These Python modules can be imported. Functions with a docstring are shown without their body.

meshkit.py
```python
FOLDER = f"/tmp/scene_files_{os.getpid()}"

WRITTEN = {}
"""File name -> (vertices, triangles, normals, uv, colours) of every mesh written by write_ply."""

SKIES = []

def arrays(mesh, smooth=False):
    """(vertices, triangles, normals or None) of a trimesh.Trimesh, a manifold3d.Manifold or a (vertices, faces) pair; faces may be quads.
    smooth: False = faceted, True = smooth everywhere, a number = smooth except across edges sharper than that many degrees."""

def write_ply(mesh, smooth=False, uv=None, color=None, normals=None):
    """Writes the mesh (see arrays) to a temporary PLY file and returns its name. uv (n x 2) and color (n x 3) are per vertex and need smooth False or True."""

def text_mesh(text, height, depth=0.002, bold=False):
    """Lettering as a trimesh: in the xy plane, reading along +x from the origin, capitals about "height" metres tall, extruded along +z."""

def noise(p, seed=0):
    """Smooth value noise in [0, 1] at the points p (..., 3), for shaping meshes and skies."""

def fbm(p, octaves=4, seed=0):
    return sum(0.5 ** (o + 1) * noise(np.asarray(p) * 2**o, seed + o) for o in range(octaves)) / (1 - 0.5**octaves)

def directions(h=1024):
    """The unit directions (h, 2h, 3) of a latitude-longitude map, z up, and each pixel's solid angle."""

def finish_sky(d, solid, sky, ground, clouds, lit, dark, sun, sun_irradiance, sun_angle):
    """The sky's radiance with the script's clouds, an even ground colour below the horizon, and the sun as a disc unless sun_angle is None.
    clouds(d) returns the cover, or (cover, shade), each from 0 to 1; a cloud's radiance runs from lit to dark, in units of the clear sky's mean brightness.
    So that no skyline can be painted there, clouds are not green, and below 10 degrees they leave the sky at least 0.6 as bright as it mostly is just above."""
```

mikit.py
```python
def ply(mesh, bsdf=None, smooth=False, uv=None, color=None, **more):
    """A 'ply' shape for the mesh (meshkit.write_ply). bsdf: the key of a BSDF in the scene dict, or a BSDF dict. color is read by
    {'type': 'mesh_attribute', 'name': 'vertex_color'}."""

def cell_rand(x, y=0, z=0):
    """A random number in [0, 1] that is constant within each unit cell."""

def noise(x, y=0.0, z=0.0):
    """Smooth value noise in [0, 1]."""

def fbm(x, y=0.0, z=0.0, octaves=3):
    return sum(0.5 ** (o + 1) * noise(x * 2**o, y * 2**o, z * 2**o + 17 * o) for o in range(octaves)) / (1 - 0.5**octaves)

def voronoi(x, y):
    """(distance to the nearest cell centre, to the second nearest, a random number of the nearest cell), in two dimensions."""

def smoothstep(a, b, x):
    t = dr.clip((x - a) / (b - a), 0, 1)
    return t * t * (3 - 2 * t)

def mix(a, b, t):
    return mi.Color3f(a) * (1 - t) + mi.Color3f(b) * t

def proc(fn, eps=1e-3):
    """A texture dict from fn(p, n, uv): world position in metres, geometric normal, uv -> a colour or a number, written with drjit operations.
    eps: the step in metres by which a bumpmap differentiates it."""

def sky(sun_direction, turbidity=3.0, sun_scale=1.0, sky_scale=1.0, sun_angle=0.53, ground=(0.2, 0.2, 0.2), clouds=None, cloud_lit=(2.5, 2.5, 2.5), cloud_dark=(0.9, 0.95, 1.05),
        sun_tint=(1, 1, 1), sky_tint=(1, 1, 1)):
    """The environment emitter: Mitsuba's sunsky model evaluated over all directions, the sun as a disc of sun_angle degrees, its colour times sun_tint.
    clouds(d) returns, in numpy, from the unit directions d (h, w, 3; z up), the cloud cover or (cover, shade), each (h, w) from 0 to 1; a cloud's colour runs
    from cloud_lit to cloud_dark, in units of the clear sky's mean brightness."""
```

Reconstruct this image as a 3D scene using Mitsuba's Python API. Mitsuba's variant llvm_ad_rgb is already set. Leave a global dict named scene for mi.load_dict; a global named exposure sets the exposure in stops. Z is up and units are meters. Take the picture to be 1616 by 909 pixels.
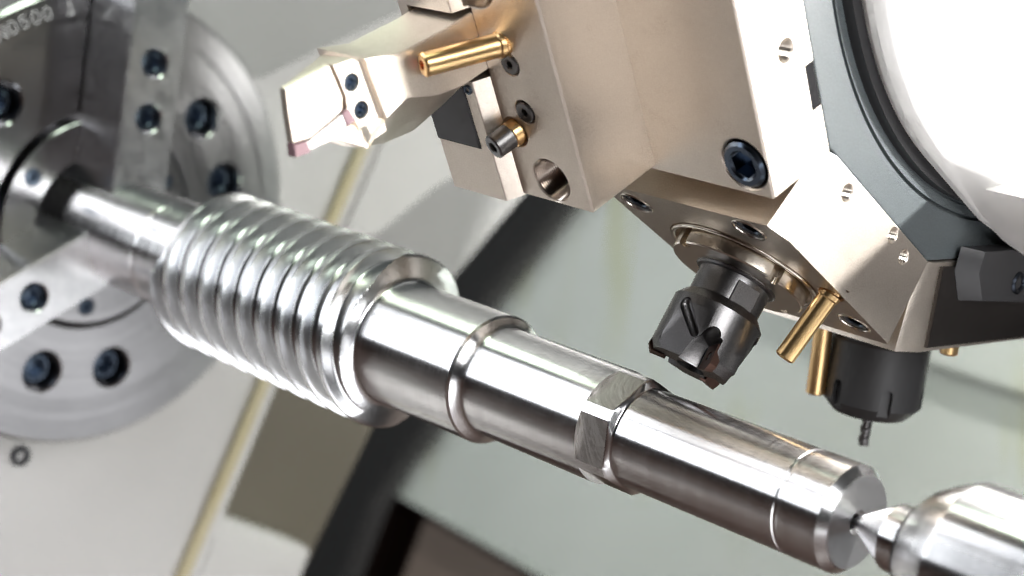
import math, numpy as np, trimesh, manifold3d as m3, drjit as dr, mitsuba as mi, mikit, meshkit
from shapely.geometry import Polygon
from mikit import noise, fbm, smoothstep, mix, proc
T = mi.ScalarTransform4f
rng = np.random.default_rng(7)
S = 0.001                                   # everything below is modelled in millimetres
scene, labels = {}, {}

# ---------------------------------------------------------------- camera
CAM = np.array([327.457, -548.32, 0.0])
RIGHT = np.array([0.685173, 0.629531, 0.366373]); DOWN = np.array([0.232068, 0.288108, -0.929052]); FWD = np.array([-0.690422, 0.721585, 0.051309])
exposure = 0.75
scene['camera'] = {'type': 'thinlens', 'fov': 2 * math.degrees(math.atan(808 / 2808.08)), 'fov_axis': 'x', 'aperture_radius': 0.0048, 'focus_distance': 0.690,
                   'near_clip': 0.02, 'far_clip': 20.0,
                   'to_world': T().look_at(origin=(CAM * S).tolist(), target=((CAM + FWD * 500) * S).tolist(), up=(-DOWN).tolist())}

# ---------------------------------------------------------------- helpers
def V(*a): return np.array(a, float)
def unit(v): v = np.asarray(v, float); return v / np.linalg.norm(v)
def numbered(k):
    if k not in scene and k not in labels and not any(x.startswith(k + '__') for x in scene): return k
    i = 1
    while True:
        q = f'{k}_{i:03d}'
        if q not in scene and q not in labels and not any(x.startswith(q + '__') for x in scene): return q
        i += 1
def tm(mesh):
    if isinstance(mesh, m3.Manifold):
        a = mesh.to_mesh(); return trimesh.Trimesh(np.array(a.vert_properties[:, :3]), np.array(a.tri_verts), process=False)
    return mesh
def man(mesh):
    mesh = tm(mesh).copy(); mesh.merge_vertices()
    return m3.Manifold(m3.Mesh(np.asarray(mesh.vertices, np.float32), np.asarray(mesh.faces, np.uint32)))
def obj(name, mesh, mat, parent=None, smooth=32, uv=None, M=None, label=None, **more):
    """ONE entry of the scene (a part when parent is given); the mesh is in millimetres, M maps it to the world."""
    key = numbered(name if parent is None else parent + '__' + name)
    mesh = tm(mesh).copy()
    if M is not None: mesh.apply_transform(M)
    mesh.apply_scale(S)
    scene[key] = mikit.ply(mesh, mat, smooth=smooth, uv=uv, **more)
    if label: labels[key] = {'label': label}
    return key
def thing(name, label, cat, group=None):
    key = numbered(name); labels[key] = {'label': label, 'category': cat}
    if group: labels[key]['group'] = group
    return key
def frame(o, z, x=None):
    z = unit(z)
    x = np.cross(z, [0.123, 0.7, 0.37]) if x is None else np.asarray(x, float)
    x = unit(x - z * (x @ z)); y = np.cross(z, x)
    M = np.eye(4); M[:3, 0], M[:3, 1], M[:3, 2], M[:3, 3] = x, y, z, o
    return M
def cbox(lo, hi, b=0.6):
    lo, hi = np.array(lo, float), np.array(hi, float); p = []
    for s in np.ndindex(2, 2, 2):
        c = np.where(s, hi, lo); d = np.where(s, -1, 1) * b
        for k in range(3):
            q = c + d; q[k] = c[k]; p.append(q)
    return trimesh.convex.convex_hull(np.array(p))
def hullp(p): return trimesh.convex.convex_hull(np.array(p, float))
def prism(poly, h0, h1, b=0.0):
    """A polygon in xy extruded along z from h0 to h1; b chamfers both rims."""
    P = Polygon(poly) if not isinstance(poly, Polygon) else poly
    cs = lambda q: m3.CrossSection([np.array(q.exterior.coords)[:-1]] + [np.array(r.coords)[:-1] for r in q.interiors], m3.FillRule.EvenOdd)
    if b <= 0: return m3.Manifold.extrude(cs(P), h1 - h0).translate([0, 0, h0])
    out = m3.Manifold.extrude(cs(P), h1 - h0 - 2 * b).translate([0, 0, h0 + b])
    n = 3
    inner = cs(P.buffer(-b, join_style=2))
    out += m3.Manifold.extrude(inner, h1 - h0).translate([0, 0, h0])
    for k in range(1, n):
        a = math.pi / 2 * k / n; o = b * (1 - math.cos(a)); hh = b * math.sin(a)
        out += m3.Manifold.extrude(cs(P.buffer(-o, join_style=2)), h1 - h0 - 2 * b + 2 * hh).translate([0, 0, h0 + b - hh])
    return out
def cyl(r, h0, h1, r2=None, n=48):
    return m3.Manifold.cylinder(h1 - h0, r, r if r2 is None else r2, n).translate([0, 0, h0])
def ident_M(m, M):
    return m.transform(np.asarray(M, float)[:3, :4])
def revolve(profile, n=144, a0=0.0, a1=360.0, sharp=25.0):
    """(mesh, uv) of a profile [(z, r), ...] turned about z; rings are doubled where the profile bends sharply. u runs round, v along."""
    pr = np.array(profile, float); d = np.diff(pr, axis=0); L = np.linalg.norm(d, axis=1)
    s = np.r_[0, np.cumsum(L)]; runs, cur = [], [0]
    for i in range(1, len(pr) - 1):
        cur.append(i)
        c = np.clip((d[i - 1] @ d[i]) / (L[i - 1] * L[i] + 1e-12), -1, 1)
        if math.degrees(math.acos(c)) > sharp: runs.append(cur); cur = [i]
    cur.append(len(pr) - 1); runs.append(cur)
    th = np.radians(np.linspace(a0, a1, n + 1)); vs, uvs, fs, at = [], [], [], 0
    for run in runs:
        for i in run:
            z, r = pr[i]
            vs.append(np.c_[r * np.cos(th), r * np.sin(th), np.full(n + 1, z)]); uvs.append(np.c_[np.linspace(0, 1, n + 1), np.full(n + 1, s[i] * .01)])
        for k in range(len(run) - 1):
            a = at + k * (n + 1) + np.arange(n); b = a + n + 1
            fs += [np.c_[a, a + 1, b + 1], np.c_[a, b + 1, b]]
        at += len(run) * (n + 1)
    m = trimesh.Trimesh(np.vstack(vs), np.vstack(fs), process=False)
    return m, np.vstack(uvs)
def fillet(p0, p1, p2, r, n=6):
    """points that round the profile corner p1"""
    a, b = unit(V(*p0) - V(*p1)), unit(V(*p2) - V(*p1)); h = math.acos(np.clip(a @ b, -1, 1)) / 2
    t = r / math.tan(h); c = V(*p1) + unit(a + b) * r / math.sin(h)
    q0, q1 = V(*p1) + a * t - c, V(*p1) + b * t - c
    return [tuple(c + unit(q0 * (1 - k / n) + q1 * k / n) * r) for k in range(n + 1)]
XA = np.array([[0, 0, 1, 0], [1, 0, 0, 0], [0, 1, 0, 0], [0, 0, 0, 1.0]])      # local z -> world x, local x -> y, local y -> z
TC = V(0, 58.3, 286.1)                                                         # turret axis (parallel to x)
def station(deg):
    """local (x, r, t) of a turret station -> world"""
    c, s = math.cos(math.radians(deg)), math.sin(math.radians(deg))
    M = np.eye(4); M[:3, 1] = [0, c, s]; M[:3, 2] = [0, -s, c]; M[:3, 3] = TC
    return M
def at(M, p): return (M @ np.r_[p, 1])[:3]
def dirM(M, v): return M[:3, :3] @ np.asarray(v, float)
RT = np.array([[0, 0, 1, 0], [1, 0, 0, 0], [0, 1, 0, 0], [0, 0, 0, 1.0]])      # local (x,y,z) -> station (z, x, y): prism drawn in (r,t), extruded along x
XT = np.array([[1, 0, 0, 0], [0, 0, 1, 0], [0, -1, 0, 0], [0, 0, 0, 1.0]])     # local (x,y,z) -> station x, r=z, t=-y
def socket_screw(parent, o, axis, R, h, mat='black_oxide', hexr=None, name='screw', depth=None, round_=0.12, style='hex', turn=0.0, seat=0.0):
    """A socket-head cap screw standing on o, its head's top at o + h * axis."""
    hexr = hexr or R * 0.6; depth = depth or R * 0.7
    c = R * round_
    m, _ = revolve([(-seat, 0.01), (-seat, R)] + [(h - c, R)] + [(h - c + c * math.sin(a), R - c + c * math.cos(a)) for a in np.radians([30, 60, 90])] + [(h, 0.01)], 40)
    body = cyl(R, -seat - .5, h - c, n=40) + cyl(R, h - c, h, R - c, n=40)
    a = np.arange(6) * math.pi / 3 + turn
    if style == 'hex': P = Polygon(np.c_[hexr * np.cos(a), hexr * np.sin(a)])
    else: P = Polygon([((hexr * (1.0 if k % 2 else .72)) * math.cos(k * math.pi / 6), (hexr * (1.0 if k % 2 else .72)) * math.sin(k * math.pi / 6)) for k in range(12)])
    body -= prism(P, h - depth, h + 1)
    body -= cyl(hexr * .95, h - hexr * .16, h + .01, hexr * 1.12, n=40)
    return obj(name, body, mat, parent, smooth=35, M=frame(o, axis))

# ---------------------------------------------------------------- materials
def rgb(*c): return {'type': 'rgb', 'value': list(c)}
def mat(name, d): scene[name] = {'type': 'twosided', 'bsdf': d} if d['type'] not in ('dielectric', 'thindielectric', 'null') else d
def metal(name, color, rough, spec=0.5, aniso=0.0): mat(name, {'type': 'principled', 'base_color': color if isinstance(color, dict) else rgb(*color), 'metallic': 1.0, 'roughness': rough if isinstance(rough, dict) else float(rough), 'anisotropic': aniso})
def paint(name, color, rough, coat=0.0): mat(name, {'type': 'principled', 'base_color': color if isinstance(color, dict) else rgb(*color), 'metallic': 0.0, 'roughness': rough if isinstance(rough, dict) else float(rough), 'specular': 0.5, 'clearcoat': coat, 'clearcoat_gloss': .9})

def turned_reflectance(p, n, uv):            # fine tool lines round the shaft, a few dull streaks
    k = noise(p.x * 9000, 3.0) * .5 + noise(p.x * 2300, 9.0) * .5
    s = fbm(p.x * 40, p.y * 300, p.z * 300)
    return mix((.80, .80, .81), (.92, .92, .92), k) * (0.93 + .09 * s)
def turned_alpha(p, n, uv): return 0.06 + .08 * noise(p.x * 1300, 5.0) + .04 * fbm(p.x * 60, p.y * 120, p.z * 120)
mat('turned_steel', {'type': 'roughconductor', 'material': 'none', 'distribution': 'ggx', 'alpha_u': .022, 'alpha_v': proc(turned_alpha), 'specular_reflectance': proc(turned_reflectance)})
mat('ground_steel', {'type': 'roughconductor', 'material': 'none', 'distribution': 'ggx', 'alpha_u': .035, 'alpha_v': .035, 'specular_reflectance': rgb(.74, .75, .76)})
def swirl(p, n, uv):                          # overlapping arcs left by a milling cutter
    a = p.y * .8 + p.z * .6; w = p.x + .109
    k = dr.sqrt(dr.square(w - .011) + dr.square(a - .004)) * 1000
    return (noise(k * 2.2, fbm(p.x * 200, p.y * 200, p.z * 200) * 3) + .4 * noise(k * 6, 4.0)) * 5e-5
def milled_tone(p, n, uv):
    a = p.y * .8 + p.z * .6; w = p.x + .109
    k = dr.sqrt(dr.square(w - .011) + dr.square(a - .004)) * 1000
    g = noise(k * 2.2, fbm(p.x * 260, p.y * 260, p.z * 260) * 4) * .7 + .3 * noise(k * 5, p.y * 900, p.z * 900)
    return mix((.52, .505, .48), (.80, .79, .77), smoothstep(.2, .8, g))
scene['milled_steel'] = {'type': 'twosided', 'bsdf': {'type': 'bumpmap', 'arbitrary': proc(swirl, eps=6e-5), 'scale': 1.0, 'bsdf': {'type': 'roughconductor', 'material': 'none', 'alpha': .2, 'specular_reflectance': proc(milled_tone)}}}
metal('faced_grey', (.50, .50, .51), .3)
def rings(p, n, uv):
    q = dr.sqrt(dr.square(p.y) + dr.square(p.z)) * 1000
    return (noise(q * 4.1, 2.0) + .6 * noise(q * 1.3, 7.0)) * 2.0e-5
def chuck_color(p, n, uv): return mix((.36, .36, .37), (.47, .47, .48), fbm(p.x * 30, p.y * 40, p.z * 40))
scene['faced_steel'] = {'type': 'twosided', 'bsdf': {'type': 'bumpmap', 'arbitrary': proc(rings, eps=5e-5), 'scale': 1.0, 'bsdf': {'type': 'principled', 'base_color': proc(chuck_color), 'metallic': 1.0, 'roughness': .16}}}
def jaw_color(p, n, uv): return mix((.72, .73, .75), (.90, .90, .91), fbm(p.x * 260, p.y * 260, p.z * 260, 4))
def jaw_rough(p, n, uv): return .17 + .10 * fbm(p.x * 200, p.y * 200, p.z * 200 + 3, 3)
metal('jaw_steel', proc(jaw_color), proc(jaw_rough))
def nickel_color(p, n, uv):
    g = noise(p.x * 3600, p.y * 3600, p.z * 3600) * .6 + .4 * noise(p.x * 1500, p.y * 1500, p.z * 1500)
    b = fbm(p.x * 25 + 3, p.y * 25, p.z * 25)
    d = smoothstep(.60, .74, fbm(p.x * 70, p.y * 70 + 4, p.z * 70, 4)) * smoothstep(.35, .7, noise(p.x * 2100, p.y * 2100, p.z * 2100))   # brown specks
    return mix(mix((.70, .615, .53), (.83, .755, .665), g) * (.93 + .11 * b), (.42, .33, .25), d * .17)
def nickel_rough(p, n, uv): return .33 + .14 * noise(p.x * 2500, p.y * 2500, p.z * 2500)
mat('satin_nickel', {'type': 'principled', 'base_color': proc(nickel_color), 'metallic': 1.0, 'roughness': proc(nickel_rough), 'specular': .5})
metal('bright_nickel', (.72, .66, .58), .2)
metal('brass', (.95, .64, .31), .27)
metal('bore_steel', (.62, .55, .48), .16)
metal('black_oxide', (.10, .13, .175), .22)
metal('dark_socket', (.03, .035, .045), .3)
metal('shade_steel', (.10, .09, .085), .42)  # dark tone that carries the shade of the right holder face
metal('tool_black', (.17, .165, .165), .36)
def cutter_color(p, n, uv): return mix((.09, .087, .09), (.21, .205, .205), noise(p.x * 5200, p.y * 5200, p.z * 5200))
metal('cutter_black', proc(cutter_color), .34)
paint('nut_black', (.022, .022, .023), .42)
metal('carbide', (.13, .075, .06), .33)
paint('ruby_insert', (.21, .125, .14), .45)
def insert_grey(p, n, uv): return mix((.62, .57, .55), (.78, .74, .72), noise(p.x * 2500, p.y * 2500, p.z * 2500))
metal('insert_grey', proc(insert_grey), .4)
def ring_paint(p, n, uv):
    g = noise(p.x * 4200, p.y * 4200, p.z * 4200)
    return mix((.045, .054, .058), (.10, .115, .12), g)
paint('slate_paint', proc(ring_paint), .38)
paint('dark_paint', (.03, .03, .032), .4)
scene['matte_black'] = {'type': 'twosided', 'bsdf': {'type': 'principled', 'base_color': rgb(.01, .01, .011), 'roughness': .8, 'specular': .15}}
paint('groove_black', (.012, .012, .013), .5)
paint('white_cover', (.82, .81, .79), .35)
def wall_col(p, n, uv):
    a = fbm(p.y * 9, p.z * 9, p.x * 9, 4)
    return mix((.61, .60, .59), (.70, .695, .685), a)
paint('guard_paint', proc(wall_col), .38)
paint('grey_paint', (.36, .36, .355), .4)
paint('olive_paint', (.135, .12, .09), .45)
def yellow_col(p, n, uv): return mix((.56, .48, .27), (.60, .55, .40), fbm(p.z * 30, p.y * 60, 1.0))
paint('yellow_seal', proc(yellow_col), .5)
paint('rubber', (.014, .014, .014), .55)
def way_col(p, n, uv):
    s = smoothstep(.52, .74, fbm((p.x + p.z * .4) * 45, p.z * 5 + 2, 5.0, 3)) * smoothstep(.35, .6, fbm(p.x * 5, p.z * 5, 9.0))
    return mix(mix((.68, .735, .68), (.76, .80, .755), fbm(p.x * 12, p.z * 12, 3.0)), (.60, .63, .36), s * .6)
def way_rough(p, n, uv): return .30 + .12 * fbm(p.x * 20, p.z * 20, 8.0)
mat('way_steel', {'type': 'principled', 'base_color': proc(way_col), 'metallic': .35, 'roughness': proc(way_rough)})
paint('brown_steel', (.16, .125, .105), .4)
paint('tray_brown', (.036, .02, .016), .5)
paint('etched', (.52, .52, .52), .6)

# ---------------------------------------------------------------- lamps (outside the frame)
def lamp(name, label, c, n, w, h, L, upv=(0, 0, 1)):
    t = thing(name, label, 'lamp')
    M = frame(V(*c), n, np.cross(upv, n))
    r = trimesh.Trimesh(np.array([[-w / 2, -h / 2, 0], [w / 2, -h / 2, 0], [w / 2, h / 2, 0], [-w / 2, h / 2, 0.0]]), [[0, 1, 2], [0, 2, 3]], process=False)
    key = obj('diffuser', r, None, t, smooth=False, M=M, emitter={'type': 'area', 'radiance': rgb(*L)})
    obj('housing', cbox((-w / 2 - 12, -h / 2 - 12, -60), (w / 2 + 12, h / 2 + 12, -4), 4), 'dark_paint', t, M=M)
lamp('softbox', 'very large white softbox standing at the open front of the machine, left of the camera', (-700, -648, 78), (.12, .99, -.05), 640, 456, (1.75, 1.8, 1.88))
lamp('softbox', 'second large softbox hung above the first at the open front of the machine', (-700, -664, 515), (.12, .99, -.05), 640, 320, (1.75, 1.8, 1.88))
lamp('side_glow_panel', 'added dim glowing panel standing in for grey surroundings farther left at the open front', (-1500, -620, 200), (.35, .93, 0), 820, 820, (.42, .43, .45))  # added glow so the worm reflects a dim grey here
lamp('strip_light', 'greenish overhead strip light above the front of the machine', (-520, -330, 720), (.02, .2, -1), 1100, 170, (3.4, 4.0, 3.2), (0, 1, 0))
lamp('back_softbox', 'large warm white softbox behind the turret at the right', (640, 800, 590), (-.74, -.60, -.3), 640, 600, (5.2, 5.1, 4.9))
lamp('low_softbox', 'low wide white softbox under the tailstock at the right', (610, 130, -425), (-.76, -.05, .65), 1000, 420, (2.1, 2.1, 2.15))
lamp('tailstock_softbox', 'small white softbox behind the tailstock at the right', (720, 760, -190), (-.8, -.6, .02), 420, 250, (.85, .85, .86))
lamp('front_softbox', 'white softbox beside the camera at the right front of the machine', (1000, -650, 420), (-.8, .45, -.3), 600, 600, (8.0, 8.0, 8.0))
lamp('work_lamp', 'small bright work lamp high behind the turret at the right', (780, 430, 590), (-.85, -.40, -.34), 64, 64, (1500, 1470, 1430))

# ---------------------------------------------------------------- the surroundings in view
def panel(name, poly, axis_M, h0, h1, m, parent=None, b=1.5, **k): return obj(name, prism(poly, h0, h1, b), m, parent, M=axis_M, **k)
floor = obj('floor', cbox((-1500, -1500, -520), (1400, 640, -500), 1), 'tray_brown'); labels[floor] = {'kind': 'structure'}
ce = thing('ceiling_panel', 'pale grey roof panel of the machine cabin', 'panel')
obj('sheet', cbox((-1500, -180, 800), (150, 420, 815), 2), 'grey_paint', ce)
g = thing('headstock_guard', 'pale grey painted guard wall behind the chuck with a yellow vertical seal', 'guard wall')
panel('panel', [(-190, -520), (192, -520), (200, 0), (212, 600), (-190, 600)], XA, -590, -565, 'guard_paint', g)
panel('upper_plate', [(-185, 66), (60, 92), (105, 121), (150, 165), (260, 270), (260, 590), (-185, 590)], XA, -564, -556, 'grey_paint', g, b=2.5)
panel('seal', [(183, -520), (193, -520), (203, 0), (217, 600), (207, 600), (195, 0)], XA, -564, -560, 'yellow_seal', g, b=1)
panel('edge_strip', [(194, -520), (206, -520), (214, 0), (226, 600), (218, 600), (204, 0)], XA, -590, -566, 'guard_paint', g, b=1.5)
panel('recess_panel', [(200, -420), (316, -420), (366, 90), (220, 90)], XA, -640, -612, 'olive_paint', g)
panel('lower_block', [(207, -520), (306, -520), (311, -157), (208, -150)], XA, -640, -575, 'guard_paint', g, b=12)
panel('upper_block', [(222, 45), (252, 62), (285, 108), (330, 152), (400, 235), (520, 420), (560, 600), (230, 600)], XA, -640, -572, 'guard_paint', g, b=3)
panel('shade_panel', [(222, 20), (342, 20), (347, 57), (380, 130), (440, 245), (402, 235), (331, 151), (286, 107), (253, 61), (223, 43)], XA, -640, -586, 'grey_paint', g, b=2)  # wall shading built in as a darker grey panel
for y, z in ((49, -143), (236, -85)):
    socket_screw(g, (-565 if y < 200 else -612, y, z), (1, 0, 0), 6, 3, 'dark_socket', name='bolt')
XZ = np.array([[1, 0, 0, 0], [0, 0, -1, 0], [0, 1, 0, 0], [0, 0, 0, 1.0]])     # local (x, y, z) -> world (x, -z, y)
r_ = thing('bellows_seal', 'black rubber bellows strip between the guard wall and the way cover', 'seal')
panel('strip', [(-1150, -600), (-900, -600), (-908, -153), (-900, -111), (-880, -65), (-871, 70), (-824, 181), (-660, 560), (-860, 560), (-960, 173), (-1010, 82), (-1020, -68)], XZ, -700, -672, 'rubber', r_, b=8)
w = thing('way_cover', 'grey green satin steel sheet cover with coolant streaks behind the shaft', 'way cover')
panel('sheet', [(-1010, -131.5), (160, -185), (160, 420), (-1010, 420)], XZ, -718, -705, 'way_steel', w, b=2)
panel('upper_sheet', [(-540, 140), (160, 128), (160, 420), (-520, 420)], XZ, -700, -688, 'way_steel', w, b=3)
panel('edge_fold', [(-1010, -137), (160, -190.5), (160, -186), (-1010, -132.5)], XZ, -724, -702, 'way_steel', w, b=1.2)
panel('lower_sheet', [(-878, -700), (160, -700), (160, -205), (-878, -150)], XZ, -740, -716, 'brown_steel', w, b=3)
panel('back_sheet', [(-1100, -760), (200, -760), (200, -100), (-1100, -100)], XZ, -790, -770, 'tray_brown', w, b=3)

# ---------------------------------------------------------------- the workpiece
sh = thing('worm_shaft', 'polished steel worm shaft with a coarse thread clamped between chuck and centre', 'shaft')
def turn_part(name, prof, m='turned_steel', parent=None, n=200, lab=None):
    mesh, uv = revolve(prof, n)
    return obj(name, mesh, m, parent or sh, smooth=True, uv=uv, M=XA, label=lab)
turn_part('chucked_journal', [(-499, 1), (-499, 26), (-497, 28)] + [(-494 + k * 3, 28) for k in range(21)] + [(-428.6, 28), (-428.2, 27.2), (-427, 26.6), (-425.8, 27.2), (-425.4, 28), (-408, 28)] + [(-394 - .01, 28)])
PITCH, LEAD, ROUT, RROOT = 15.1, 30.2, 40.3, 34.4
def worm():
    """two-start thread, swept along its own helix so that the crest edges stay crisp; both ends are cut by turned faces"""
    land = 3.4
    cell = [(0.0, ROUT - .12), (.14, ROUT), (1.4, ROUT), (land - .14, ROUT), (land, ROUT - .12), (land + .9, RROOT + .7), (land + 1.15, RROOT + .25), (land + 1.6, RROOT + .04)]
    cell += [(land + 1.7 + (PITCH - land - 3.4) * q, RROOT) for q in np.linspace(.04, .96, 7)]
    cell += [(PITCH - 1.6, RROOT + .04), (PITCH - 1.15, RROOT + .25), (PITCH - .9, RROOT + .7)]
    ss = np.array([(x - 260.9 + PITCH * n, r) for n in range(-11, 4) for x, r in cell])
    grid = np.unique(np.r_[ss[:, 0], np.arange(-285, -225, .2), np.arange(-430, -370, .3)])
    rr = np.interp(grid, ss[:, 0], ss[:, 1])
    nt = 240; th = np.linspace(0, 360, nt + 1)
    X = grid[None, :] + LEAD * (th[:, None] - 170) / 360; Rr = np.repeat(rr[None, :], nt + 1, 0)
    cap = np.interp(X, [-391.8, -391.0, -390.6, -250.9, -250.3, -247.6, -247.0, -246.2], [28, ROUT - .6, ROUT, ROUT, ROUT - .5, 30.0, 28.6, 28.0])
    Rr = np.maximum(np.minimum(Rr, cap), 28.0); X = np.clip(X, -392, -246.15); a = np.radians(th)[:, None]
    v = np.stack([X, Rr * np.cos(a), Rr * np.sin(a)], -1).reshape(-1, 3); m = len(grid)
    i, j = np.meshgrid(np.arange(nt), np.arange(m - 1), indexing='ij'); b = (i * m + j).ravel()
    f = np.vstack([np.c_[b, b + m + 1, b + 1], np.c_[b, b + m, b + m + 1]])
    t = trimesh.Trimesh(v, f, process=False); t.merge_vertices(digits_vertex=4); t.update_faces(t.nondegenerate_faces(height=1e-5)); t.invert()
    return t
obj('worm_thread', worm(), 'ground_steel', sh, smooth=22, label='coarse helical worm thread with a bevelled end')
turn_part('seat_journal', [(-246.2, 28)] + [(-240 + k * 4, 28.0) for k in range(14)] + [(-186.6, 28), (-185.4, 27.2), (-184.2, 25.0), (-183.2, 24.0), (-182.4, 23.5)])
turn_part('long_journal', [(-182.4, 23.5), (-181.6, 23.2), (-181.0, 23.46)] + [(-180 + k * 4, 23.46) for k in range(16)] + [(-116.51, 23.46)])
HEXA, APO = 142.0, 21.35
def hexr(th, r=23.46):
    d = np.mod(th - HEXA + 30, 60) - 30
    return np.minimum(r, APO / np.cos(np.radians(d)))
def hexpart():
    half = math.degrees(math.acos(APO / 23.46)); th = set(np.arange(0, 360, 3.0))
    for k in range(6):
        for s in (-half, half): th.add((HEXA + 60 * k + s) % 360)
    th = np.array(sorted(th) + [360 + min(th)])
    walls, flats = [], []
    def grid(rows):
        vv, ff = [], []
        for x, r in rows: vv.append(np.c_[np.full(len(th), x), r * np.cos(np.radians(th)), r * np.sin(np.radians(th))])
        n = len(th)
        for i in range(len(rows) - 1):
            b = i * n + np.arange(n - 1); ff += [np.c_[b, b + 1, b + n + 1], np.c_[b, b + n + 1, b + n]]
        return trimesh.Trimesh(np.vstack(vv), np.vstack(ff), process=False)
    h = hexr(th); full = np.full(len(th), 23.46)
    wall = grid([(-116.5, full), (-116.5, h)])
    flat = grid([(-116.5, h), (-112, h), (-107, h), (-102.3, h)])
    ring = grid([(-102.3, h), (-101.6, np.minimum(h, 22.6) - .1), (-100.7, np.full(len(th), 20.6)), (-100.2, np.full(len(th), 20.1)), (-99.6, np.full(len(th), 20.0))])
    return wall, flat, ring
wl, fl_, rg = hexpart()
obj('flat_step', wl, 'milled_steel', sh, smooth=False)
# the six flats and the strips of cylinder between them
half = math.degrees(math.acos(APO / 23.46))
for k in range(6):
    c = math.radians(HEXA + 60 * k); d, e = V(0, math.cos(c), math.sin(c)), V(0, -math.sin(c), math.cos(c)); wd = APO * math.tan(math.radians(half))
    q = trimesh.Trimesh([d * APO + e * s * wd + V(x, 0, 0) for x in (-116.5, -102.3) for s in (-1, 1)], [[0, 1, 3], [0, 3, 2]], process=False)
    obj('hex_flat', q, 'milled_steel', sh, smooth=False)
    mesh, uv = revolve([(-116.5, 23.46), (-109, 23.46), (-102.3, 23.46)], 8, HEXA + 60 * k + half, HEXA + 60 * k + 60 - half)
    obj('hex_corner', mesh, 'turned_steel', sh, smooth=True, uv=uv, M=XA)
obj('collar_ring', rg, 'ground_steel', sh, smooth=40)
turn_part('end_journal', [(-99.6, 20)] + [(-96 + k * 4, 20.0) for k in range(18)] + [(-22.6, 20), (-22.3, 19.55), (-21.2, 19.4), (-20.2, 19.65), (-19.9, 20.05), (-12, 20.05), (-6, 20.05), (-3.6, 20.05)])
turn_part('end_chamfer', [(-3.6, 20.05), (-.5, 17.35)], 'ground_steel')
turn_part('end_face', [(-.5, 17.35), (0, 17.0), (0, 12), (0, 8), (0, 4.6), (-1.6, 3.0)], 'faced_grey', lab='turned end face with a centre hole')
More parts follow.
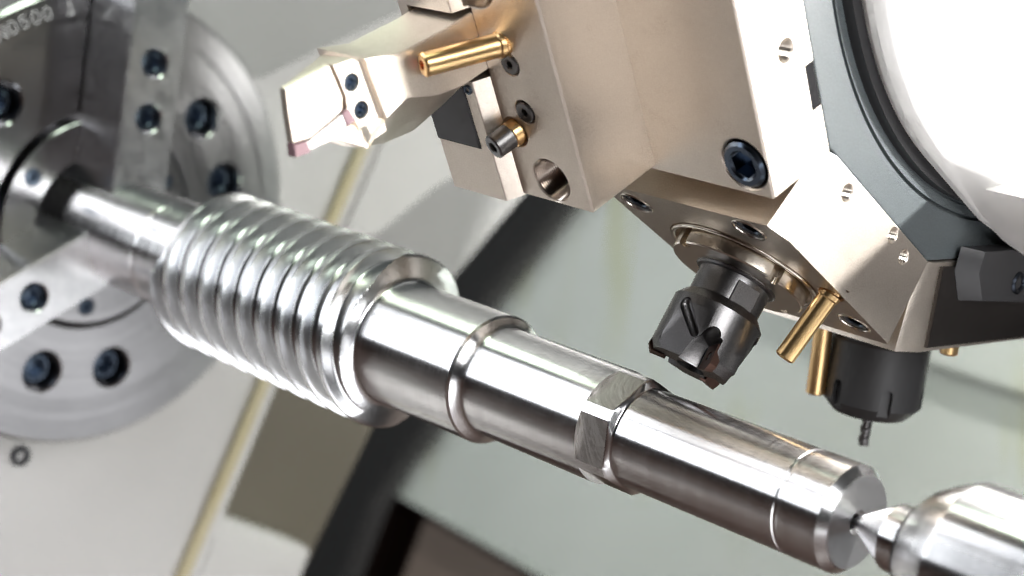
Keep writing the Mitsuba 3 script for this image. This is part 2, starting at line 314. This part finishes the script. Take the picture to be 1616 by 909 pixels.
# ---------------------------------------------------------------- tailstock centre
lc = thing('live_center', 'polished steel live centre with a dark groove pressed into the shaft end', 'centre')
cp, cuv = revolve([(-4.0, .05), (0, 2.35), (8, 7.2), (15.6, 11.8), (16.3, 12.1), (23.5, 12.4), (24.0, 12.2)], 96); obj('point', cp, 'turned_steel', lc, smooth=True, uv=cuv, M=XA)
cp, cuv = revolve([(24.0, 12.2), (24.2, 15.4), (25.6, 16.2), (26.6, 15.4)], 96); obj('seal_ring', cp, 'groove_black', lc, smooth=True, uv=cuv, M=XA)
cp, cuv = revolve([(26.6, 12), (26.4, 17.0), (27.2, 18.6), (30, 21.5), (36, 25.2), (40, 27.2), (43, 28.4), (44.5, 28.8), (60, 28.9), (140, 28.9)], 120, sharp=30); obj('body', cp, 'turned_steel', lc, smooth=True, uv=cuv, M=XA)

# ---------------------------------------------------------------- chuck
ck = thing('lathe_chuck', 'grey steel three-jaw lathe chuck gripping the left end of the shaft', 'chuck')
body = cyl(127, -600, -513, n=180) + cyl(127, -513, -511, 125, n=180)
BOLTS = [48 - 14, 48 + 14, 168 - 15, 168 + 14, 288 - 14, 288 + 15]
body -= cyl(61, -530, -500, n=120); body -= cyl(38, -620, -500, n=96)
for a in BOLTS:
    c = math.radians(a); body -= cyl(11.2, -532, -500, n=48).translate([87 * math.cos(c), 87 * math.sin(c), 0]); body -= cyl(11.2, -512.2, -510.9, 12.3, n=48).translate([87 * math.cos(c), 87 * math.sin(c), 0])
for a in (108, 228, 348):
    M = np.eye(4); c = math.radians(a); M[:2, 0] = math.cos(c), math.sin(c); M[:2, 1] = -math.sin(c), math.cos(c)
    body -= ident_M(m3.Manifold.cube([110, 35, 24]).translate([30, -17.5, -534.5]), M)
obj('body', body, 'faced_steel', ck, smooth=25, M=XA)
obj('bore', cyl(60, -560, -532, n=64), 'groove_black', ck, M=XA)
ring = cyl(57, -531, -508.6, n=120) + cyl(57, -508.6, -508, 56.4, n=120); ring -= cyl(37, -640, -480, n=96)
for a in (48, 168, 288):
    c = math.radians(a); ring -= cyl(5.2, -512, -500, n=32).translate([47.5 * math.cos(c), 47.5 * math.sin(c), 0])
rk = obj('center_ring', ring, 'faced_steel', ck, smooth=25, M=XA)
for a in (48, 168, 288):
    c = math.radians(a); socket_screw(rk, (-512, 47.5 * math.cos(c), 47.5 * math.sin(c)), (1, 0, 0), 4.6, 3.6, 'black_oxide')
for a in BOLTS:
    c = math.radians(a); socket_screw(ck, (-532, 87 * math.cos(c), 87 * math.sin(c)), (1, 0, 0), 9.6, 14, 'black_oxide', name='bolt', round_=.22)
for a in (108, 228, 348):
    c = math.radians(a); M = np.eye(4); M[:3, 0] = [0, math.cos(c), math.sin(c)]; M[:3, 1] = [0, -math.sin(c), math.cos(c)]; M[:3, 2] = [1, 0, 0]
    J = prism([(12, -16.5), (128.5, -16.5), (128.5, 16.5), (12, 16.5)], -534, -469, 1.8)
    J -= cyl(28.05, -700, -400, n=96)
    for q in (64, 93): J -= cyl(7.6, -482, -460, n=40).translate([q, 0, 0]); J -= cyl(7.6, -469.8, -468.9, 8.5, n=40).translate([q, 0, 0])
    jk = obj('jaw', J, 'jaw_steel', ck, smooth=30, M=M)
    for q in (64, 93): socket_screw(jk, at(M, (q, 0, -478)), (1, 0, 0), 6.9, 6.5, 'black_oxide', round_=.3)
def arc_text(parent, text, r, a_start, x, h, step):
    a = a_start
    for ch in text:
        if ch != ' ':
            tmesh = meshkit.text_mesh(ch, h * S, .0006); tmesh.apply_scale(1000.0); tmesh.vertices[:, 0] -= tmesh.bounds[:, 0].mean()
            c = math.radians(a); Rv = V(0, math.cos(c), math.sin(c)); M = np.eye(4); M[:3, 0] = [0, math.sin(c), -math.cos(c)]; M[:3, 1] = Rv; M[:3, 2] = [1, 0, 0]; M[:3, 3] = V(x, 0, 0) + Rv * r
            M[:3, 0] = np.cross(M[:3, 1], M[:3, 2])
            obj('mark', tmesh, 'etched', parent, smooth=False, M=M)
        a -= step
arc_text(ck, 'N0500', 114, 142.3, -511.3, 7.2, 3.4); arc_text(ck, '1', 114, 122.0, -511.3, 7.2, 3.3)

# ---------------------------------------------------------------- turret
tu = thing('tool_turret', 'slate grey twelve-sided tool turret with a white housing at the upper right', 'turret')
def TM(): M = np.eye(4); M[:3, 3] = TC; return M
TX = TM() @ XA
a12 = np.radians(np.arange(12) * 30 + 5); RV = 172.0 / math.cos(math.radians(15))
drum = prism(np.c_[RV * np.cos(a12), RV * np.sin(a12)], -200, -57, .8)
drum -= cyl(157, -59.0, -50, n=180) - cyl(155.4, -60, -49, n=180)
drum -= cyl(151.5, -57.8, -50, 154.0, n=180)
obj('drum', drum, 'slate_paint', tu, smooth=20, M=TX)
obj('collar', cyl(150.5, -58.5, -53, n=180), 'dark_paint', tu, smooth=20, M=TX)
cpoly = Polygon(np.c_[147 * np.cos(np.radians(np.arange(0, 360, 3))), 147 * np.sin(np.radians(np.arange(0, 360, 3)))]).union(Polygon([(30, -153), (330, -160), (330, 300), (-20, 148), (-30, 0)])).buffer(8).buffer(-8)
cpoly = cpoly.convex_hull
cover = prism(cpoly.buffer(-1.5), -53, -50) + prism(cpoly, -50.2, -47)
ch = [np.c_[np.array(cpoly.buffer(-o).simplify(.1).exterior.coords), np.full(len(cpoly.buffer(-o).simplify(.1).exterior.coords), x)] for o, x in ((0, -47.0), (2, -43.0), (13, -33.0), (17, -31))]
cover += man(hullp(np.vstack(ch)))
tall = Polygon([(9, -145), (22, -151.5), (50, -155), (330, -160), (330, 200)])
cover += prism(tall, -50, 118, 2.5)
obj('light_blocker', prism([(172, -265), (330, -265), (330, -162), (172, -162)], -60, 118, 2.5), 'dark_paint', tu, M=TX)  # unseen block added to keep the back light off the right holder
obj('housing', cover, 'white_cover', tu, smooth=40, M=TX)

# ---------------------------------------------------------------- station 1: block with the grooving tool
M1 = station(230)
h1 = thing('tool_block', 'champagne coloured steel block on the turret holding the grooving tool', 'tool holder')
base = man(cbox((-190, 172.6, -62), (-56, 207, 48.5), .8))
tower = man(cbox((-164, 172.6, -75), (-113, 242.7, 46.6), .8)) + man(hullp([(x, r, t) for t in (-75, 46.9) for x, r in ((-184.5, 172.6), (-184.5, 248.3), (-184, 248.8), (-154.2, 248.8), (-153.7, 248.4), (-149.9, 242.2), (-149.9, 172.6))]))
tower -= man(trimesh.creation.box(bounds=[(-179, 216, -33.5), (-149.7, 260, -5)]))
tower -= man(cbox((-190, 241, -6.5), (-159.6, 260, 25), .3))
B = base + tower
def bore(o, ax, R, d, ch=.8):                     # a chamfered hole, in station coordinates
    Mx = frame(V(*o), ax); return ident_M(cyl(R, -d, 2, n=40) + cyl(R, -ch, ch, R + 2 * ch, n=40), Mx)
for o, R, d in (((-131.6, 242.7, 36.2), 9.2, 22), ((-146.5, 242.7, -46), 12.5, 22), ((-138.3, 242.7, -20), 4.6, 6), ((-144.6, 242.7, 17.6), 6.2, 5), ((-136.9, 242.7, -12.2), 4.6, 2.2), ((-136.0, 242.7, 7.6), 4.9, 2.2)): B -= bore(o, (0, 1, 0), R, d, .35)
B -= bore((-66.8, 207, 35.7), (0, 1, 0), 10.2, 9, .7)
B -= bore((-56, 186.5, -1.5), (1, 0, 0), 3.9, 9, .8)
B -= man(trimesh.creation.box(bounds=[(-60, 173.0, 9.0), (-50, 178.4, 27.2)]))
obj('block', B, 'satin_nickel', h1, smooth=32, M=M1)
def thread_rings(parent, o, ax, R, n, M, m='bore_steel', gap=.9):    # the wall of a tapped hole
    prof = []
    for k in range(n * 2 + 1): prof.append((-k * gap / 2, R - (.42 if k % 2 else 0)))
    prof.append((prof[-1][0], .05))
    mesh, uv = revolve(prof, 40, sharp=10); obj('tapped_hole', mesh, m, parent, smooth=True, uv=uv, M=M @ frame(V(*o), ax))
for o, R, n in (((-131.6, 242.0, 36.2), 9.1, 20), ((-146.5, 242.0, -46), 12.4, 20)): thread_rings(h1, o, (0, 1, 0), R, n, M1, gap=1.0)
thread_rings(h1, (-56.8, 186.5, -1.5), (1, 0, 0), 3.85, 8, M1, 'bright_nickel')
obj('key', cbox((-59.5, 173.2, 9.2), (-56.3, 178.2, 27.0), .15), 'matte_black', h1, M=M1)
socket_screw(h1, at(M1, (-66.8, 199.5, 35.7)), dirM(M1, (0, 1, 0)), 9.3, 8.8, 'black_oxide', name='clamp_bolt', round_=.12, turn=.3)
obj('clamp_wedge', man(cbox((-184.3, 240, -4), (-160, 249.6, 24.6), .5)), 'dark_paint', h1, M=M1, label='flat black clamping wedge under the tool shank')
socket_screw(h1, at(M1, (-157.2, 245, -1.5)), dirM(M1, (0, 1, 0)), 2.0, 4.6, 'black_oxide')
for o in ((-136.9, 241.2, -12.2), (-136.0, 241.2, 7.6)): socket_screw(h1, at(M1, o), dirM(M1, (0, 1, 0)), 4.3, 2.0, 'tool_black', round_=.1, style='torx', hexr=1.9)
rg_, u_ = revolve([(0, 3.6), (0, 5.2), (3.6, 5.2), (4.0, 4.8), (4.0, 3.6)], 40); obj('brass_bush', rg_, 'brass', h1, smooth=True, uv=u_, M=M1 @ frame(V(-144.6, 241.5, 17.6), (-.18, 1, .12)))
socket_screw(h1, at(M1, (-145.4, 245.2, 18.1)), dirM(M1, (-.18, 1, .12)), 4.9, 8.2, 'tool_black', round_=.12, hexr=2.3)
def nozzle(parent, p0, p1, R, m='brass', name='coolant_nozzle'):
    L = np.linalg.norm(p1 - p0)
    mesh, uv = revolve([(-3, R * 1.0), (0, R * 1.0), (.6, R * 1.12), (2.4, R * 1.12), (3.0, R)] + [(L * k / 8, R) for k in range(1, 8)] + [(L - .9, R), (L - .25, R * .86), (L, R * .7), (L, R * .42), (L - 6, R * .42), (L - 6, .05)], 48)
    return obj(name, mesh, m, parent, smooth=True, uv=uv, M=frame(p0, p1 - p0))
nozzle(h1, at(M1, (-138.3, 242.0, -20)), at(M1, (-147.5, 272.6, -25.8)), 4.5)

gt = thing('grooving_tool', 'pale nickel grooving tool with a pink tipped insert clamped in the upper block', 'cutting tool')
bodyp = [(216, -31.5), (256, -31.5), (279.5, -33.5), (293, -38.5), (292.2, -14), (281, -16.5), (268, -10.5), (256, -8), (216, -8)]
gb = ident_M(prism(bodyp, -178, -150, .8), RT)
gus_f = [(303, -8.2), (292, -14), (281, -16.5), (268, -10.5), (256, -8)]; gus_b = [(304, -6.5), (297, -2), (286, 2.5), (272, 5), (256, 3)]
for k in range(4):
    q = [(-150.6, *gus_f[k]), (-150.6, *gus_f[k + 1]), (-166, *gus_b[k]), (-166, *gus_b[k + 1]), (-177, *gus_b[k]), (-177, *gus_b[k + 1]), (-177, *gus_f[k]), (-177, *gus_f[k + 1])]
    gb += man(hullp(q))
wed = hullp([(-152.5, 292, -38), (-152.5, 292, -9), (-176, 292, -36), (-176, 292, -6), (-153.5, 325, -44), (-153.5, 323, -26), (-155.5, 325, -43.5), (-156, 320, -24), (-153, 304, -8.5), (-165, 304, -8.5)])
gb += man(wed)
obj('body', gb, 'satin_nickel', gt, smooth=40, M=M1)
obj('blade', ident_M(prism([(307.6, -43.6), (327, -45), (329.4, -36), (331.4, -26.4), (324, -24.4), (308.5, -26.5), (306.6, -31)], -153.6, -150, .5), RT), 'satin_nickel', gt, M=M1)
obj('jaw', ident_M(prism([(308.2, -20.3), (322.5, -19.9), (315, -18.6), (305.2, -10.2), (304, -8.4), (302.4, -8.6), (306.2, -19)], -153.6, -150.2, .5), RT), 'satin_nickel', gt, M=M1)
bar = ident_M(prism([(297.8, -41.2), (306.6, -43.2), (305.8, -31), (307.2, -26), (304.4, -17.5), (298, -16.5), (296.8, -28)], -156, -149.2, .6), RT)
for o in ((-149.2, 301.8, -34.2), (-149.2, 301.6, -23.2)): bar -= bore(o, (1, 0, 0), 3.1, 4, .2)
obj('clamp_bar', bar, 'satin_nickel', gt, M=M1)
obj('relief', ident_M(prism([(300, -16), (303, -17), (302.5, -8.5), (299, -9)], -156, -151.5, .4), RT), 'bright_nickel', gt, M=M1)
for o in ((-153.0, 301.8, -34.2), (-153.0, 301.6, -23.2)): socket_screw(gt, at(M1, o), dirM(M1, (1, 0, 0)), 2.95, 3.3, 'black_oxide', style='torx', hexr=1.9, depth=2, round_=.2)
ins = thing('grooving_insert', 'grey double-ended cutting insert with pink tips seated in the grooving tool', 'insert')
obj('shank', ident_M(prism([(309.2, -25.6), (326.5, -23.9), (326.2, -20.6), (322, -20.2), (309, -20.8)], -153.4, -149.6, .5), RT), 'insert_grey', ins, M=M1)
obj('tip', ident_M(prism([(326.5, -24.6), (331.6, -26.0), (332.8, -21.6), (326.3, -20.0)], -153.8, -149.2, .5), RT), 'ruby_insert', ins, M=M1)
obj('tip', ident_M(prism([(305.6, -26.6), (309.2, -26.0), (309.0, -20.4), (305.0, -20.8)], -153.8, -149.2, .5), RT), 'ruby_insert', ins, M=M1)

# ---------------------------------------------------------------- station 2: driven holder with the milling cutter
M2 = station(260); R2 = 210.4
h2 = thing('driven_holder', 'champagne coloured driven tool holder under the turret carrying the milling cutter', 'tool holder')
def holder(X0, X1, M, key, front_notch=True):
    lo, hi = 172.7, R2
    p = []
    for r in (lo, hi):
        f = (r - lo) / (hi - lo)
        tl = -45.8 - 7.0 * f
        p += [(X0, r, -41 - 1.5 * f), (X0 - 4.5, r, tl), (X1 + 13, r, tl + 1), (X1, r, tl + 12), (X1 + 5, r, 24), (X1 + 24, r, 47), (X0 - 2, r, 47), (X0, r, 45.4)]
    return man(hullp(p))
hb = holder(-56, -147, M2, h2)
hb -= ident_M(cyl(33.0, -3, 5, n=96), frame(V(-102.5, R2, -1), (0, 1, 0)))
holes2 = [((-56, 179.4, -24.5), 3.2), ((-56, 176.6, 14.8), 2.9), ((-56, 179.4, 28.3), 2.9)]
for o, R in holes2: hb -= bore(o, (1, 0, 0), R, 8, .5)
ub = [(-74.5, -43.4), (-65.5, 32.0), (-134, -39.6)]
for x, t in ub: hb -= ident_M(cyl(6.6, -7, 5, n=40), frame(V(x, R2, t), (0, 1, 0)))
hb -= ident_M(cyl(5.6, -5, 5, n=40), frame(V(-62.6, R2, 4.6), (-.3, 1, .1)))
obj('block', hb, 'satin_nickel', h2, smooth=30, M=M2)
for o, R in holes2: thread_rings(h2, (o[0] - .6, o[1], o[2]), (1, 0, 0), R - .05, 8, M2, 'bright_nickel')
for x, t in ub:
    socket_screw(h2, at(M2, (x, R2 - 7, t)), dirM(M2, (0, 1, 0)), 5.9, 6.6, 'black_oxide', name='bolt', turn=.2)
    q, u = revolve([(0, 6.3), (.4, 6.5), (.5, 7.0), (.1, 7.3), (-.4, 7.3)], 48); obj('bolt_ring', q, 'bright_nickel', h2, smooth=True, uv=u, M=M2 @ frame(V(x, R2, t), (0, 1, 0)))
nozzle(h2, at(M2, (-62.6, R2 - 1, 4.6)), at(M2, (-71.4, 239.6, 8.6)), 4.1)
FX = frame(V(-102.5, 0, -1.0), (0, 1, 0), (1, 0, 0))
disc = cyl(28.6, R2 - 3, 216.4, n=120) + cyl(28.6, 216.4, 217, 28.0, n=120)
for k in range(4):
    a = math.radians(k * 90 + 25); disc -= ident_M(m3.Manifold.cube([8, 5, 20], True).translate([29, 0, 214]), np.block([[np.array([[math.cos(a), -math.sin(a), 0], [math.sin(a), math.cos(a), 0], [0, 0, 1]]), np.zeros((3, 1))], [np.zeros((1, 3)), np.ones((1, 1))]]))
for a in (200, 20): disc -= cyl(1.2, 214, 220, n=16).translate([25 * math.cos(math.radians(a)), 25 * math.sin(math.radians(a)), 0])
obj('flange', disc, 'bright_nickel', h2, smooth=30, M=M2 @ FX, label='round steel flange with four notches around the cutter')
tor = []
for k in np.linspace(0, 1, 90):
    a = math.radians(200 + 338 * k); tor.append((31.3 * math.cos(a), 31.3 * math.sin(a), R2 + .2))
tor = np.array(tor); ang = np.linspace(0, 2 * np.pi, 9)[:-1]; vv, ff = [], []
for i, p in enumerate(tor):
    e = unit(V(p[0], p[1], 0))
    for q in ang: vv.append(p + 1.05 * (math.cos(q) * e + math.sin(q) * V(0, 0, 1)))
for i in range(len(tor) - 1):
    for j in range(8): ff.append([i * 8 + j, i * 8 + (j + 1) % 8, (i + 1) * 8 + (j + 1) % 8]); ff.append([i * 8 + j, (i + 1) * 8 + (j + 1) % 8, (i + 1) * 8 + j])
obj('retaining_ring', trimesh.Trimesh(vv, ff, process=False), 'bright_nickel', h2, smooth=True, M=M2 @ FX)

mc = thing('milling_cutter', 'dark grey milling cutter with carbide inserts pointing down at the shaft', 'milling cutter')
q, u = revolve([(217.1, 17.2), (217.6, 17.3), (218.2, 16.6), (218.4, 15.2), (224, 15.0), (231, 14.9), (233, 14.7)], 96); obj('shank', q, 'cutter_black', mc, smooth=True, uv=u, M=M2 @ FX)
def rotz(a): a = math.radians(a); return np.array([[math.cos(a), -math.sin(a), 0, 0], [math.sin(a), math.cos(a), 0, 0], [0, 0, 1, 0], [0, 0, 0, 1.0]])
head = cyl(15.2, 229.0, 229.8, 16.2, n=96) + cyl(16.2, 229.8, 233.2, 18.9, n=96) + cyl(18.9, 233.2, 254.0, n=96) + cyl(18.9, 254.0, 257.5, 16.4, n=96)
head -= cyl(6.0, 251, 262, n=48)
TEETH, A0 = 3, 32
for k in range(TEETH):
    R_ = rotz(A0 + 120 * k)
    pocket = man(hullp([(7, 0, 248), (21, 0, 245), (7, 0, 262), (21, 0, 262), (7, 8, 250), (21, 11, 250), (5, 9, 262), (21, 13, 262), (9, 5, 245.5), (20, 6, 243)]))
    pocket += man(hullp(np.vstack([trimesh.creation.icosphere(2, 3.4).vertices + c for c in ((12.5, 4.4, 248.5), (22, 5.0, 244))])))
    head -= ident_M(pocket, R_)
    F = rotz(47)
    facet = ident_M(man(hullp([(18.5, -10, 237), (14.2, -10, 260), (40, -14, 237), (40, -14, 260), (18.5, 10, 237), (14.2, 10, 260), (40, 14, 237), (40, 14, 260)])), F)
    head -= ident_M(facet, R_)
    slot = man(hullp(np.vstack([trimesh.creation.icosphere(2, 2.7).vertices + c for c in ((18.4 * math.cos(1.12), 18.4 * math.sin(1.12), 238.0), (15.0 * math.cos(.62), 15.0 * math.sin(.62), 247))])))
    head -= ident_M(slot, R_)
obj('head', head, 'cutter_black', mc, smooth=28, M=M2 @ FX)
for k in range(TEETH):
    R_ = rotz(A0 + 120 * k)
    I = man(hullp([(10.5, .9, 248.5), (18.6, .9, 247.2), (19.7, .9, 255.8), (17.6, .9, 259), (11, .9, 258.6), (10.9, -2.6, 249), (18.2, -2.6, 248), (19.0, -2.6, 255.8), (17, -2.6, 258.2), (11.3, -2.6, 258)]))
    I -= ident_M(cyl(1.9, -3, 3, n=24), frame(V(15.0, 1, 252.8), (0, 1, 0)))
    ik = obj('insert', I, 'carbide', mc, smooth=25, M=M2 @ FX @ R_)
    socket_screw(ik, at(M2 @ FX @ R_, (15.0, -1.0, 252.8)), dirM(M2 @ FX @ R_, (0, 1, 0)), 1.75, 1.5, 'tool_black', style='torx', hexr=.9, depth=.8)
fl2 = cbox((-5.4, -.3, -4.6), (5.4, .5, 4.6), .25)
a = math.radians(28); Mf = np.eye(4); Mf[:3, 0] = [-math.sin(a), math.cos(a), 0]; Mf[:3, 1] = [math.cos(a), math.sin(a), 0]; Mf[:3, 2] = [0, 0, 1]; Mf[:3, 3] = [14.7 * math.cos(a), 14.7 * math.sin(a), 225]
obj('wrench_flat', fl2, 'cutter_black', mc, M=M2 @ FX @ Mf)

# ---------------------------------------------------------------- station 3: driven holder with the collet nut
M3 = station(290)
h3 = thing('driven_holder', 'shaded brown driven tool holder at the right carrying the black collet nut', 'tool holder')
hb = holder(-56, -147, M3, h3)
hb += man(cbox((-140, R2 - 1, -36), (-62, R2 + .2, 40), .1))
obj('block', hb, 'satin_nickel', h3, smooth=30, M=M3)
obj('shade_plate', ident_M(prism([(174.5, -37.5), (208.5, -38.5), (209.2, 45.5), (174.5, 45)], -57, -54.4, .4), RT), 'shade_steel', h3, M=M3, label='added dark grey plate that paints the shade on the right holder face')  # added plate; its dark colour stands for shade on the nickel face
kb = obj('stop_block', hullp([(-54.2, 166, -27), (-54.2, 166, 30), (-54.2, 189, -22), (-54.2, 192, 30), (-47, 167, -20), (-47, 167, 30), (-47, 188, -15), (-47, 191, 30), (-54.2, 176, -29), (-47, 176, -22)]), 'dark_paint', h3, M=M3, label='small black stop block with a screw on the holder face')
socket_screw(kb, at(M3, (-47.2, 181.5, 11.2)), dirM(M3, (1, 0, 0)), 5.0, 1.2, 'dark_socket', round_=.15)
nozzle(h3, at(M3, (-117.5, R2 - 4, -23)), at(M3, (-117, 247.5, -21)), 4.2)
nozzle(h3, at(M3, (-63, R2 - 4, -7)), at(M3, (-63, 216, -7)), 3.9)
cn = thing('collet_nut', 'black slotted collet nut holding a small end mill below the right holder', 'collet nut')
FX3 = frame(V(-101.5, 0, 0), (0, 1, 0), (1, 0, 0))
nut = cyl(20.8, 210.8, 219, n=96) + cyl(21.6, 219, 220, 22.3, n=96) + cyl(22.3, 220, 247.5, n=96) + cyl(22.3, 247.5, 253.5, 16.5, n=96)
nut -= cyl(7.5, 251.5, 256, n=48)
for k in range(6):
    sl = man(hullp(np.vstack([np.c_[trimesh.creation.cylinder(2.6, 8, sections=24).vertices[:, [2, 1, 0]]] + V(23.6, 0, z) for z in (240, 262)])))
    nut -= ident_M(sl, rotz(60 * k - 20))
obj('nut', nut, 'nut_black', cn, smooth=30, M=M3 @ FX3)
obj('collet', cyl(7.3, 248, 253.0, 6.8, n=48) - cyl(2.45, 240, 260, n=24), 'tool_black', cn, M=M3 @ FX3)
em = thing('end_mill', 'thin dark fluted end mill sticking out of the collet nut', 'end mill')
prof = Polygon([(2.5 * (1 if k % 6 < 3 else .66) * math.cos(math.radians(k * 20)), 2.5 * (1 if k % 6 < 3 else .66) * math.sin(math.radians(k * 20))) for k in range(18)])
dm = m3.Manifold.extrude(m3.CrossSection([np.array(prof.exterior.coords)[:-1]]), 22, 60, 560).translate([0, 0, 247])
obj('flutes', dm, 'tool_black', em, smooth=30, M=M3 @ FX3)
